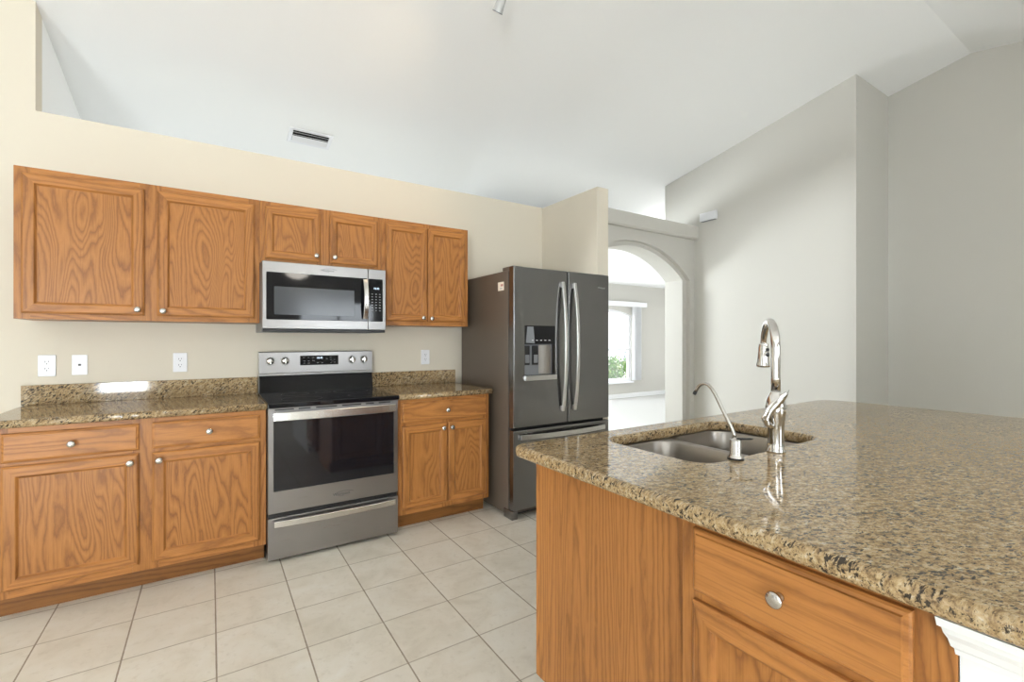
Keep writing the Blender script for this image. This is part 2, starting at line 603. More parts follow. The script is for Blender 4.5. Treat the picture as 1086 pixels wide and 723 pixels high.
# walls behind and beside the camera; wide corner opening added for ceiling light
mb = MB()
for (x0, x1, z0, z1) in ((-4.4, -4.2, 0, 2.62), (-2.8, -1.75, 0, 2.62), (-0.97, 1.5, 0, 2.62), (3.1, 5.44, 0, 2.62), (-4.2, -2.8, 2.12, 2.62), (-1.75, -0.97, 2.12, 2.62), (1.5, 3.1, 2.12, 2.62), (1.5, 3.1, 0, 1.18)):
    mb.box(x0, x1, -4.12, -4.0, z0, z1, M['wall'])
struct('wall_rear', mb)
for k, (xa, xb) in enumerate(((-1.75, -0.97), (-4.2, -2.8))):  # second frame lines the added corner opening
    mb = MB()
    for x in (xa + 0.03, xb - 0.03): mb.box(x - 0.03, x + 0.03, -4.10, -4.04, 0.0, 2.12, M['trim'])
    mb.box(xa, xb, -4.10, -4.04, 2.06, 2.12, M['trim'])
    struct('door_%d' % (k + 1), mb)
# left wall: unseen arched opening, shaped to draw the right wall's shadow edge
def yo(yw): return -0.8 + (yw + 0.8) * 12.8 / 21.63
def zo(zw): return 1.6 + (zw - 1.6) * 12.8 / 21.63
arcl = [(yo(y), zo(z)) for y, z in ((3.50, 1.55), (3.46, 1.85), (3.38, 2.05), (3.21, 2.28), (3.0, 2.44), (2.8, 2.55), (2.5, 2.64), (2.2, 2.685), (1.9, 2.70), (1.66, 2.70))]
poly = [(-4.0, 0), (-4.0, 3.4), (YW, 3.7), (YW, 0), (arcl[0][0], 0)] + arcl + [(arcl[-1][0], 0)]
struct('wall_left', MB().prism(poly, 'X', -4.4, -4.2, M['wall']))
mb = MB()
for x in (1.53, 2.3, 3.07): mb.box(x - 0.03, x + 0.03, -4.10, -4.04, 1.18, 2.12, M['trim'])
for z in (1.21, 1.65, 2.09): mb.box(1.5, 3.1, -4.10, -4.04, z - 0.03, z + 0.03, M['trim'])
struct('window_2', mb)

# far room beyond the arch
YF = 7.28
WX0, WX1, WZ0, WZS, WCR = 6.35, 7.92, 0.36, 1.83, 1.951
def win_arc(x0, x1, zs, zc, n=20):
    a = (x1 - x0) / 2; h = zc - zs; R = (a * a + h * h) / (2 * h); th = math.asin(a / R); c = (x0 + x1) / 2
    return [(c + R * math.sin(th - 2 * th * i / n), zc - R + R * math.cos(th - 2 * th * i / n)) for i in range(n + 1)]
mb = MB()
mb.prism([(2.7, 0), (2.7, 2.5), (WX0, 2.5), (WX0, 0)], 'Y', YF, YF + 0.12, M['wall'])
mb.prism([(WX1, 0), (WX1, 2.5), (9.6, 2.5), (9.6, 0)], 'Y', YF, YF + 0.12, M['wall'])
mb.box(WX0, WX1, YF, YF + 0.12, 0, WZ0, M['wall'])
mb.prism([(WX1, 2.5)] + win_arc(WX0, WX1, WZS, WCR) + [(WX0, 2.5)], 'Y', YF, YF + 0.12, M['wall'])
struct('wall_far', mb)
mb = MB()
for (y0, y1, z0, z1) in ((YW + 0.12, 5.2, 0, 2.555), (6.8, YF, 0, 2.5), (5.2, 6.8, 2.08, 2.5), (5.2, 6.8, 0, 0.6)):
    mb.box(2.6, 2.7, y0, y1, z0, z1, M['wall'])
struct('wall_far_left', mb)
mb = MB()
for (y0, y1, z0, z1) in ((3.723, 4.3, 0, 2.5), (6.5, 7.4, 0, 2.5), (4.3, 6.5, 2.15, 2.5)):
    mb.box(9.6, 9.72, y0, y1, z0, z1, M['wall'])
struct('wall_far_right', mb)
struct('wall_far_front', MB().box(5.317, 9.6, 3.60, 3.72, 0, 2.5, M['wall']))
struct('baseboard_far', MB().box(2.7, 9.6, YF - 0.016, YF, 0, 0.095, M['trim'], 0.004))

# arched window of the far room
mb = MB()
arc = win_arc(WX0, WX1, WZS, WCR)
inn = win_arc(WX0 + 0.07, WX1 - 0.07, WZS - 0.03, WCR - 0.07)
outl = [(WX1, WZ0)] + arc + [(WX0, WZ0)]
innl = [(WX1 - 0.07, WZ0 + 0.07)] + inn + [(WX0 + 0.07, WZ0 + 0.07)]
for y0, y1 in ((YF + 0.03, YF + 0.09),):
    mb.loops([[(x, y1, z) for x, z in outl], [(x, y0, z) for x, z in outl], [(x, y0, z) for x, z in innl], [(x, y1, z) for x, z in innl], [(x, y1, z) for x, z in outl]], M['vinyl'], True, False, False, False)
mb.box(WX0 + 0.06, WX1 - 0.06, YF + 0.035, YF + 0.085, 1.04, 1.095, M['vinyl'])
mb.box(WX0 - 0.02, WX1 + 0.02, YF - 0.05, YF + 0.03, WZ0 - 0.035, WZ0 + 0.002, M['vinyl'], 0.004)
w1 = struct('window_1', mb)
MB().prism([(x, z) for x, z in innl], 'Y', YF + 0.058, YF + 0.064, M['glass']).build('window_glass', w1)

# white knee wall under the counter, with its crown moulding
struct('wall_knee', MB().box(0.926, 1.04, -0.9, 0.2155, 0, 0.874, M['trim']).box(1.93, 2.75, -0.9, 1.25, 0, 0.874, M['wall']))
prof = [(0.0, 0.813), (0.006, 0.813), (0.008, 0.822), (0.014, 0.826), (0.019, 0.838), (0.027, 0.848), (0.030, 0.856), (0.038, 0.860), (0.041, 0.873), (0.0, 0.873)]
mb = MB()
r0 = [(0.9255 - p, 0.2165 + 0.4 * p, z) for p, z in prof]
r1 = [(0.9255 - p, -0.9, z) for p, z in prof]
mb.loops([r0, r1], M['trim'], True, True, True, False)
struct('trim_1', mb)


# ------------------------------------------------------------------ cabinets
def knob_mesh():
    mb = MB()
    mb.lathe([(0.0085, 0.0), (0.0085, 0.003), (0.0055, 0.006), (0.0055, 0.013), (0.011, 0.017), (0.0155, 0.020), (0.0160, 0.0225), (0.0145, 0.0255), (0.008, 0.0275), (0.001, 0.028)], M['nickel'], axis=(0, -1, 0), seg=24)
    return mb
KNOB = knob_mesh().build('knob')
KNOB_ME = KNOB.data
bpy.data.objects.remove(KNOB)
def add_knob(parent, x, z, y=-0.0195):
    o = bpy.data.objects.new('knob', KNOB_ME)
    COL.objects.link(o)
    o.parent = parent
    o.location = (x, y, z)
    return tag(o, 'round satin nickel knob')


def door_panel(name, w, h, parent, loc, fw=0.058, th=0.0185):
    """frame-and-panel door: local x across, z up, front at y=-th"""
    mb = MB()
    def ring(i, y): return [(i, y, i), (w - i, y, i), (w - i, y, h - i), (i, y, h - i)]
    V, H = M['oak_v'], M['oak_h']
    sides = [H, V, H, V]
    rings = [ring(0, -0.0005), ring(0, -th + 0.007), ring(0.003, -th + 0.0035), ring(0.007, -th + 0.002), ring(0.009, -th),
             ring(fw - 0.012, -th), ring(fw - 0.009, -th + 0.0015), ring(fw - 0.003, -th + 0.0105), ring(fw, -th + 0.0120)]
    mb.loops(rings, V, True, True, False, False, sides)
    q = [mb.bm.verts.new(p) for p in ring(fw, -th + 0.0120)]
    f = mb.bm.faces.new(q)
    mb._assign([f], M['oak_panel'])
    return mb.build(name, parent, loc)


def drawer_front(w, h, parent, loc, th=0.0185):
    mb = MB()
    def ring(i, y): return [(i, y, i), (w - i, y, i), (w - i, y, h - i), (i, y, h - i)]
    H = M['oak_h']
    mb.loops([ring(0, -0.0005), ring(0, -th + 0.009), ring(0.004, -th + 0.0055), ring(0.010, -th + 0.004), ring(0.012, -th)], H, True, True, True, False)
    return mb.build('drawer_front', parent, loc)


def cabinet(name, loc, rz, w, z0, z1, depth, stiles, rails, doors, drawers, label, toe=False, fw=0.058):
    """stiles: [(x0,x1)], rails: [(z0,z1)], doors: [(x0,x1,z0,z1,knobx,knobz)], z relative to floor; root at floor/underside"""
    root = empty(name, loc, rz, label, 'cabinet')
    zb = z0
    # carcass
    mb = MB()
    mb.box(0.001, w - 0.001, 0.0195, depth, zb, z1, M['oak_side'])
    mb.build('carcass', root)
    for a, b in stiles: MB().box(a, b, 0.0, 0.019, zb, z1, M['oak_v'], 0.0008, 1).build('stile', root)
    st = sorted(stiles)
    for a, b in rails:
        for s0, s1 in zip(st[:-1], st[1:]):
            MB().box(s0[1] + 0.0002, s1[0] - 0.0002, 0.0004, 0.0186, a, b, M['oak_h']).build('rail', root)
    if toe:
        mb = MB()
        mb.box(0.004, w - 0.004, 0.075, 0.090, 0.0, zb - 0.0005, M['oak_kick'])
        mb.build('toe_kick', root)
    for (a, b, c, d, kx, kz) in doors:
        o = door_panel('door', b - a, d - c, root, (a, 0, c), fw)
        if kx is not None: add_knob(o, kx - a, kz - c)
    for (a, b, c, d, kx, kz) in drawers:
        o = drawer_front(b - a, d - c, root, (a, 0, c))
        if kx is not None: add_knob(o, kx - a, kz - c)
    return root

YU, YB = 3.307, 3.0047
# upper run (z given relative to underside 1.383)
UZ = 1.383
x0 = -0.828
cabinet('wall_cabinet', (x0, YU, UZ), 0, 1.085, 0, 0.769, YW - YU - 0.002,
        [(0, 0.06), (0.495, 0.598), (1.025, 1.085)], [(0, 0.055), (0.71, 0.769)],
        [(0.029, 0.517, 0.029, 0.736, -0.339 - x0, 0.060), (0.574, 1.057, 0.029, 0.736, -0.226 - x0, 0.056)], [],
        'wide oak wall cabinet with two broad doors left of the microwave')
x0 = 0.258
cabinet('wall_cabinet', (x0, YU, 1.7605), 0, 0.769, 0, 0.3915, YW - YU - 0.002,
        [(0, 0.06), (0.33, 0.44), (0.709, 0.769)], [(0, 0.055), (0.335, 0.3915)],
        [(0.029, 0.355, 0.033, 0.3585, 0.586 - x0, 0.070), (0.415, 0.740, 0.033, 0.3585, 0.702 - x0, 0.070)], [],
        'short oak wall cabinet with two small doors directly above the microwave', fw=0.052)
x0 = 1.0275
cabinet('wall_cabinet', (x0, YU, UZ), 0, 0.6955, 0, 0.769, YW - YU - 0.002,
        [(0, 0.055), (0.32, 0.38), (0.64, 0.6955)], [(0, 0.055), (0.71, 0.769)],
        [(0.029, 0.3455, 0.032, 0.735, 1.335 - x0, 0.058), (0.352, 0.665, 0.032, 0.735, 1.402 - x0, 0.055)], [],
        'tall oak wall cabinet with two narrow doors next to the refrigerator', fw=0.052)
# base run
x0 = -0.83
cabinet('base_cabinet', (x0, YB, 0), 0, 1.0965, 0.104, 0.8765, YW - YB - 0.002,
        [(0, 0.06), (0.50, 0.605), (1.035, 1.0965)], [(0.104, 0.16), (0.69, 0.735), (0.83, 0.8765)],
        [(0.040, 0.526, 0.142, 0.703, -0.337 - x0, 0.663), (0.579, 1.065, 0.140, 0.700, -0.221 - x0, 0.661)],
        [(0.040, 0.526, 0.720, 0.852, -0.552 - x0, 0.785), (0.579, 1.065, 0.720, 0.853, -0.006 - x0, 0.787)],
        'long oak base cabinet with two drawers and two doors left of the range', True)
x0 = 1.044
cabinet('base_cabinet', (x0, YB, 0), 0, 0.697, 0.104, 0.8765, YW - YB - 0.002,
        [(0, 0.055), (0.32, 0.40), (0.645, 0.697)], [(0.104, 0.16), (0.69, 0.735), (0.83, 0.8765)],
        [(0.027, 0.353, 0.140, 0.697, 1.362 - x0, 0.663), (0.361, 0.673, 0.140, 0.697, 1.427 - x0, 0.663)],
        [(0.025, 0.671, 0.719, 0.855, 1.393 - x0, 0.787)],
        'oak base cabinet with one wide drawer between the range and the refrigerator', True)
# peninsula drawer cabinet (faces -X)
XD, YD = 0.924, 0.693
cabinet('base_cabinet', (XD, YD, 0), -PI / 2, 0.476, 0.104, 0.8745, 0.55,
        [(0, 0.05), (0.425, 0.476)], [(0.104, 0.16), (0.68, 0.735), (0.83, 0.8745)],
        [(0.035, 0.426, 0.142, 0.692, 0.39, 0.655)],
        [(0.035, 0.426, 0.7135, 0.8535, 0.2305, 0.789)],
        'oak drawer cabinet under the peninsula counter with one nickel knob', True)
# sink base: its finished end panel faces the camera, its doors face the range
root = empty('sink_base_cabinet', (0.960, 0.70, 0), 0, 'oak sink base cabinet with plain finished end panel under the peninsula counter', 'cabinet')
mb = MB()
D = 0.604
mb.prism([(0, 0.0), (D - 0.075, 0.0), (D - 0.075, 0.104), (D, 0.104), (D, 0.874), (0, 0.874)], 'X', 0, 0.016, M['oak_side'])
mb.build('end_panel', root)
mb = MB()
mb.prism([(0, 0.0), (D - 0.075, 0.0), (D - 0.075, 0.104), (D, 0.104), (D, 0.62), (0, 0.62)], 'X', 0.925, 0.941, M['oak_side'])
mb.box(0.0165, 0.9245, 0, D - 0.001, 0.104, 0.12, M['oak_side'])
mb.box(0.0165, 0.9245, 0, 0.008, 0.12, 0.874, M['oak_side'])
mb.build('carcass', root)
for a, b in ((-0.0005, 0.05), (0.44, 0.50), (0.89, 0.941)): MB().box(a, b, D + 0.0006, D + 0.0196, 0.104, 0.874, M['oak_v'], 0.0015, 2).build('stile', root)
mb = MB()
mb.box(0.0165, 0.9245, D - 0.09, D - 0.076, 0, 0.103, M['oak_h'])
mb.build('toe_kick', root)
for a in (0.03, 0.48):
    o = door_panel('door', 0.435, 0.56, root, (a + 0.435, D + 0.0200, 0.14))
    o.rotation_euler = (0, 0, PI)

# ------------------------------------------------------------------ counters
def counter_run(xa, xb, sa, sb, label, mitre=False):
    root = empty('countertop', (xa, YB, 0.877), 0, label, 'countertop')
    slab = slab_curve('slab', [(0, -0.032), (xb - xa, -0.032), (xb - xa, YW - YB - 0.002), (0, YW - YB - 0.002)], [], 0.0005, 0.0375, 0.012, M['granite'], root)
    mb = MB()
    mb.box(sa - xa, sb - xa, YW - YB - 0.0215, YW - YB - 0.0015, 0.0378, 0.1475, M['granite'], 0.0015, 2)
    mb.build('backsplash', root)
    return root
counter_run(-0.875, 0.2685, -0.873, 0.2675, 'brown granite countertop with backsplash left of the range')
counter_run(1.0325, 1.759, 1.034, 1.757, 'short brown granite countertop between the range and the refrigerator')

OUT = []
def corner(cx, cy, r, a0, a1, n=10):
    return [(cx + r * math.cos(math.radians(a0 + (a1 - a0) * i / n)), cy + r * math.sin(math.radians(a0 + (a1 - a0) * i / n))) for i in range(n + 1)]
PX0, PX1, PY0, PY1 = 0.872, 3.163, -0.95, 1.354
outer = corner(PX0 + 0.045, PY1 - 0.045, 0.045, 180, 90) + corner(PX1 - 0.12, PY1 - 0.12, 0.12, 90, 0) + corner(PX1 - 0.05, PY0 + 0.05, 0.05, 0, -90) + corner(PX0 + 0.05, PY0 + 0.05, 0.05, -90, -180)
SX0, SX1, SY0, SY1 = 1.204, 1.908, 0.828, 1.242
hole = rrect(SX0, SX1, SY0, SY1, 0.07)
pen = slab_curve('peninsula_countertop', outer, [list(reversed(hole))], 0.8755, 0.9145, 0.014, M['granite'])
tag(pen, 'large polished brown granite peninsula top holding the sink', 'countertop')

# ------------------------------------------------------------------ sink
root = empty('double_bowl_sink', (SX0, SY0, 0.875), 0, 'undermount stainless sink with two bowls in the peninsula counter', 'sink')
sx, sy = SX1 - SX0, SY1 - SY0
mid = sx * 0.5
def bowl(xa, xb, ya, yb, drain):
    mb = MB()
    n = 6
    def R(d, r, z): return [(x, y, z) for x, y in rrect(xa + d, xb - d, ya + d, yb - d, r, n)]
    ol = -0.016 if xa < 0 else -0.0118
    orr = -0.016 if xb > mid else -0.0118
    rings = [[(x, y, 0.0) for x, y in rrect(xa + ol, xb - orr, ya - 0.016, yb + 0.016, 0.002, n)], R(0.0, 0.08, -0.0008), R(0.003, 0.078, -0.006), R(0.008, 0.074, -0.10), R(0.014, 0.07, -0.165), R(0.026, 0.06, -0.182), R(0.05, 0.045, -0.188)]
    mb.loops(rings, M['steel_sink'], True, False, True)
    o = mb.build('bowl', root)
    mb = MB()
    cx, cy = (xa + xb) / 2, (ya + yb) / 2
    mb.lathe([(0.045, -0.1878), (0.045, -0.1855), (0.036, -0.184), (0.030, -0.187), (0.002, -0.1872)], M['chrome'], (cx, cy, 0))
    mb.build('drain', o)
    return o
bowl(-0.006, mid - 0.012, -0.006, sy + 0.006, True)
bowl(mid + 0.012, sx + 0.006, -0.006, sy + 0.006, True)
MB().box(mid - 0.010, mid + 0.010, 0.012, sy - 0.012, -0.010, 0.0018, M['steel_sink'], 0.005, 3).build('divider', root)

# ------------------------------------------------------------------ faucets
CT = 0.9147
Rv = Vector((math.cos(math.radians(32.96)), -math.sin(math.radians(32.96)), 0))
Fv = Vector((-math.sin(math.radians(32.96)), -math.cos(math.radians(32.96)), 0))
root = empty('pull_down_faucet', (1.533, 0.797, CT), 0, 'tall polished pull-down faucet with leaf-shaped lever behind the sink', 'faucet')
mb = MB()
mb.lathe([(0.0285, 0), (0.0285, 0.004), (0.0255, 0.010), (0.0245, 0.03), (0.0245, 0.07), (0.0265, 0.10), (0.0300, 0.125), (0.0305, 0.145), (0.0275, 0.165), (0.0205, 0.182), (0.0160, 0.190), (0.0150, 0.195)], M['chrome'], seg=32)
mb.build('body', root)
ang = math.radians(40)
dv = Vector((math.cos(ang), math.sin(ang), 0))
RA = 0.088
pts = [Vector((0, 0, z)) for z in (0.194, 0.24, 0.29, 0.335)]
for i in range(1, 15):
    a = PI * i / 14 * 0.93
    pts.append(dv * (RA - RA * math.cos(a)) + Vector((0, 0, 0.335 + RA * math.sin(a))))
last = pts[-1]
pts.append(last + Vector((0, 0, -0.018)) + dv * 0.002)
mb = MB()
mb.tube(pts, [0.0140] * 6 + [0.0140 - 0.0003 * i for i in range(len(pts) - 6)], M['chrome'], 18)
mb.build('spout', root)
hd = (Vector((0, 0, -1)) + dv * 0.08).normalized()
mb = MB()
mb.lathe([(0.0145, 0), (0.0155, 0.004), (0.0155, 0.012), (0.0165, 0.014), (0.0195, 0.06), (0.0225, 0.078), (0.0225, 0.084), (0.018, 0.086), (0.002, 0.086)], M['chrome'], last + hd * 0.005, hd, 28)
sh = mb.build('spray_head', root)
mb = MB()
side = (Fv * 0.85 + Rv * 0.30).normalized()
for dz, r in ((0.028, 0.0058), (0.046, 0.0075)):
    c = last + hd * dz + side * 0.0165
    mb.lathe([(r, 0), (r, 0.0035), (r * 0.6, 0.0048), (0.0005, 0.005)], M['black'], c, side, 16)
o = mb.build('spray_button', sh)
tag(o, 'black spray buttons')
def ip(du, dvp, toward=0.0, s=1 / 330): return Rv * (du * s) + Vector((0, 0, dvp * s)) + Fv * toward
lp = [ip(-7, 27, 0.027), ip(-14, 31, 0.031), ip(-16.5, 37, 0.032), ip(-12, 45, 0.033), ip(-6, 51.5, 0.033), ip(0, 57, 0.031), ip(5, 62, 0.029), ip(9, 66.5, 0.026)]
mb = MB()
mb.tube(lp, [0.006, 0.011, 0.0145, 0.016, 0.0155, 0.013, 0.009, 0.002], M['chrome'], 18, [0.006, 0.007, 0.0065, 0.0055, 0.0045, 0.004, 0.0035, 0.002], up=tuple(Fv))
mb.build('lever', root)

root = empty('drinking_water_faucet', (1.333, 0.812, CT), 0, 'slim gooseneck water tap with black lever beside the sink', 'faucet')
MB().lathe([(0.0235, 0), (0.0235, 0.004)], M['black'], seg=28).build('gasket', root)
mb = MB()
mb.lathe([(0.0225, 0.0041), (0.0225, 0.007), (0.0185, 0.011), (0.0165, 0.016), (0.0165, 0.056), (0.0150, 0.060), (0.007, 0.062), (0.0065, 0.066)], M['nickel'], seg=28)
mb.build('body', root)
pts = [(0, 0.003, 0.064), (0, 0.004, 0.074), (0, 0.012, 0.092), (0, 0.031, 0.125), (0, 0.050, 0.158), (0, 0.068, 0.190), (0, 0.080, 0.207), (0, 0.092, 0.2175), (0, 0.104, 0.2205), (0, 0.116, 0.218), (0, 0.126, 0.210), (0, 0.134, 0.199), (0, 0.139, 0.190)]
MB().tube(pts, 0.0052, M['nickel'], 12).build('spout', root)
MB().lathe([(0.006, 0), (0.006, 0.01), (0.004, 0.0105)], M['black'], (0, 0.1385, 0.192), (0, 0.45, -0.9), 14).build('spout_tip', root)
mb = MB()
lv = [Vector((0, 0, 0.062)) + Rv * t + Fv * 0.004 for t in (0.0, 0.012, 0.028, 0.042, 0.050)]
mb.tube(lv, [0.006, 0.0075, 0.008, 0.007, 0.003], M['black'], 12, [0.004, 0.0035, 0.003, 0.003, 0.002], up=(0, 0, 1))
mb.build('lever', root)


# ------------------------------------------------------------------ bowed bar handle
def bow_bar(mb, p0, p1, out, width_dir, w, th, bow, m, n=16, flat=0.5):
    """flat bar between p0 and p1, standing off along `out`, bowed in the middle"""
    p0, p1, out, wd = Vector(p0), Vector(p1), Vector(out).normalized(), Vector(width_dir).normalized()
    rings = []
    for i in range(n + 1):
        t = i / n
        b = bow * (1 - abs(2 * t - 1) ** 2.2)
        c = p0.lerp(p1, t) + out * b
        e = 0.25 * th
        q = [(-w / 2, 0), (-w / 2, th - e), (-w / 2 + e, th), (w / 2 - e, th), (w / 2, th - e), (w / 2, 0)]
        rings.append([c + wd * a + out * h for a, h in q])
    mb.loops(rings, m, True, True, True, False)


# ------------------------------------------------------------------ electric range
XR0, XR1, YR = 0.2715, 1.0285, 2.957
W = XR1 - XR0
root = empty('electric_range', (XR0, YR, 0), 0, 'stainless electric range with black glass cooktop between the base cabinets', 'range')
st, bk = M['steel'], M['black']
mb = MB()
mb.box(0.002, W - 0.002, 0.045, 0.645, 0.03, 0.889, bk, 0.003)
mb.build('body', root)
for fx in (0.06, W - 0.06):
    MB().lathe([(0.018, 0.0), (0.018, 0.006), (0.012, 0.008), (0.012, 0.031)], bk, (fx, 0.09, 0), seg=16).build('foot', root)
# oven door
mb = MB()
fz0, fz1 = 0.284, 0.887
gx0, gx1, gz0, gz1 = 0.028, W - 0.026, 0.408, 0.835
mb.loops([[(x, 0.043, z) for x, z in ((0, fz0), (W, fz0), (W, fz1), (0, fz1))],
          [(x, 0.003, z) for x, z in ((0, fz0), (W, fz0), (W, fz1), (0, fz1))],
          [(x, 0.0, z) for x, z in ((0.003, fz0 + 0.003), (W - 0.003, fz0 + 0.003), (W - 0.003, fz1 - 0.003), (0.003, fz1 - 0.003))],
          [(x, 0.0, z) for x, z in ((gx0, gz0), (gx1, gz0), (gx1, gz1), (gx0, gz1))],
          [(x, 0.004, z) for x, z in ((gx0 + 0.002, gz0 + 0.002), (gx1 - 0.002, gz0 + 0.002), (gx1 - 0.002, gz1 - 0.002), (gx0 + 0.002, gz1 - 0.002))]], st, True, True, False, False)
door = mb.build('oven_door', root)
MB().box(gx0 + 0.001, gx1 - 0.001, 0.0036, 0.006, gz0 + 0.001, gz1 - 0.001, M['oven_glass']).build('oven_window', door)
mb = MB()
bow_bar(mb, (0.026, -0.016, 0.839), (W - 0.024, -0.016, 0.839), (0, -1, 0), (0, 0, 1), 0.049, 0.013, 0.020, M['steel_bright'])
mb.box(0.032, 0.066, -0.0165, 0.0, 0.822, 0.856, M['steel_bright'])
mb.box(W - 0.064, W - 0.030, -0.0165, 0.0, 0.822, 0.856, M['steel_bright'])
mb.build('oven_handle', door)
for a, b in ((0.035, 0.135), (0.160, 0.225), (0.255, 0.375), (0.405, 0.52), (0.548, 0.60), (0.63, 0.705)):
    MB().box(a, b, -0.0012, 0.001, 0.8715, 0.879, M['slot'], 0.0005, 1).build('vent_slot', door)
t1 = text_mesh('logo', 'Whirlpool', 0.024, M['logo'], door, (W * 0.53, -0.0003, 0.335), (PI / 2, 0, 0))
mb = MB()
mb.tube([(W * 0.53 + 0.02 + 0.055 * math.cos(a), -0.0008, 0.337 + 0.014 * math.sin(a)) for a in [math.radians(20 + 14 * i) for i in range(18)]], 0.0009, M['logo'], 6)
mb.build('logo_swirl', door)
# storage drawer
mb = MB()
mb.box(0, W, 0.0, 0.043, 0.022, 0.258, st, 0.003, 2)
dr = mb.build('storage_drawer', root)
mb = MB()
bow_bar(mb, (0.030, -0.014, 0.228), (W - 0.024, -0.014, 0.228), (0, -1, 0), (0, 0, 1), 0.036, 0.012, 0.018, M['steel_bright'])
mb.box(0.036, 0.066, -0.0145, 0.0, 0.216, 0.240, M['steel_bright'])
mb.box(W - 0.060, W - 0.030, -0.0145, 0.0, 0.216, 0.240, M['steel_bright'])
mb.build('drawer_handle', dr)
MB().box(0.004, W - 0.004, 0.012, 0.043, 0.2585, 0.2835, bk).build('gap_strip', root)
# cooktop
mb = MB()
mb.box(-0.003, W + 0.003, -0.022, 0.60, 0.8895, 0.9165, M['black_glass'], 0.004, 3)
ct = mb.build('cooktop', root)
for bx, by, br in ((0.20, 0.14, 0.115), (0.56, 0.14, 0.085), (0.20, 0.42, 0.085), (0.56, 0.42, 0.115), (0.38, 0.45, 0.05)):
    MB().lathe([(br, 0.9166), (br - 0.003, 0.9167)], M['slot'], (bx, by, 0), seg=48, cap0=False, cap1=False).build('burner_ring', ct)
# back guard
mb = MB()
mb.prism([(0.585, 0.9168), (0.655, 0.9168), (0.655, 1.1935), (0.598, 1.1935), (0.594, 1.190), (0.592, 1.050), (0.575, 1.046), (0.575, 1.034), (0.600, 1.028)], 'X', 0.001, W + 0.003, st)
bg = mb.build('backguard', root)
mb = MB()
mb.prism([(0.5745, 0.9168), (0.5865, 0.9168), (0.598, 1.026), (0.590, 1.0335)], 'X', 0.003, W + 0.002, M['black_glass'])
mb.build('lower_backguard', root)
MB().box(0.2555, 0.5135, 0.5915, 0.5945, 1.098, 1.1655, M['black_glass'], 0.001).build('control_display', bg)
text_mesh('clock', '10:45', 0.019, M['digits'], bg, (0.385, 0.5912, 1.148), (PI / 2, 0, 0))
for (bx, bz, bw) in ((0.28, 1.152, 0.012), (0.31, 1.152, 0.010), (0.342, 1.150, 0.014), (0.284, 1.128, 0.014), (0.312, 1.128, 0.012), (0.344, 1.130, 0.018), (0.283, 1.112, 0.012), (0.312, 1.112, 0.012), (0.372, 1.113, 0.012), (0.402, 1.113, 0.012), (0.434, 1.142, 0.012), (0.458, 1.150, 0.010), (0.46, 1.134, 0.010), (0.486, 1.134, 0.010), (0.462, 1.113, 0.010), (0.488, 1.115, 0.010)):
    MB().box(bx - bw / 2, bx + bw / 2, 0.5909, 0.5914, bz - 0.0012, bz + 0.0012, M['print']).build('touch_button', bg)
for kx in (0.0685, 0.1605, 0.6105, 0.6985):
    mb = MB()
    mb.lathe([(0.0255, 0), (0.0255, 0.004), (0.0215, 0.006), (0.0205, 0.022), (0.0175, 0.025), (0.001, 0.0255)], M['steel_bright'], (0, 0, 0), (0, -1, 0), 28)
    mb.box(-0.0055, 0.0055, -0.034, -0.0250, -0.019, 0.019, M['steel_bright'], 0.002)
    k = mb.build('control_knob', bg, (kx, 0.5925, 1.132))
    mb = MB()
    for a in range(0, 12):
        if a in (9,): continue
        an = 2 * PI * a / 12
        mb.box(-0.001, 0.001, -0.0006, 0.0, 0.030, 0.033, M['slot'], mat4=Matrix.Rotation(an, 4, 'Y'))
    mb.build('dial_mark', k)

# ------------------------------------------------------------------ microwave
XM0, XM1, YM = 0.2595, 1.0145, 3.166
W = XM1 - XM0
root = empty('microwave_oven', (XM0, YM, 1.326), 0, 'stainless over-the-range microwave mounted under the short wall cabinet', 'microwave')
mb = MB()
mb.box(0.0, W, 0.036, YW - YM - 0.003, 0.0, 0.431, M['grey_plastic'], 0.002)
mb.build('body', root)
MB().box(0.003, W - 0.003, 0.004, 0.0355, 0.0, 0.017, bk, 0.003).build('bottom_vent', root)
def plate(x0, x1, z0, z1, gx0, gx1, gz0, gz1, r):
    mb = MB()
    mb.loops([[(x, 0.035, z) for x, z in rrect(x0, x1, z0, z1, 0.004, 3)], [(x, 0.003, z) for x, z in rrect(x0, x1, z0, z1, 0.004, 3)],
              [(x, 0.0, z) for x, z in rrect(x0 + 0.003, x1 - 0.003, z0 + 0.003, z1 - 0.003, 0.004, 3)],
              [(x, 0.0, z) for x, z in rrect(gx0, gx1, gz0, gz1, r, 3)], [(x, 0.003, z) for x, z in rrect(gx0 + 0.001, gx1 - 0.001, gz0 + 0.001, gz1 - 0.001, r, 3)]],
             st, True, True, False, False)
    return mb
dx = 0.6335
door = plate(0.0, dx - 0.001, 0.0185, 0.430, 0.022, dx - 0.004, 0.075, 0.365, 0.006).build('microwave_door', root)
MB().box(0.0225, dx - 0.0045, 0.0016, 0.0045, 0.0755, 0.3645, M['black_glass']).build('door_glass', door)
MB().box(0.065, 0.543, 0.0008, 0.0019, 0.106, 0.278, M['mesh_glass'], 0.0004).build('window_screen', door)
mb = MB()
bow_bar(mb, (0.612, -0.010, 0.092), (0.612, -0.010, 0.356), (0, -1, 0), (1, 0, 0), 0.030, 0.012, 0.026, M['steel_bright'])
mb.box(0.602, 0.622, -0.011, 0.002, 0.096, 0.120, M['steel_bright'])
mb.box(0.602, 0.622, -0.011, 0.002, 0.328, 0.352, M['steel_bright'])
mb.build('door_handle', door)
text_mesh('logo', 'Whirlpool', 0.020, M['logo'], door, (0.372, -0.0003, 0.397), (PI / 2, 0, 0))
mb = MB()
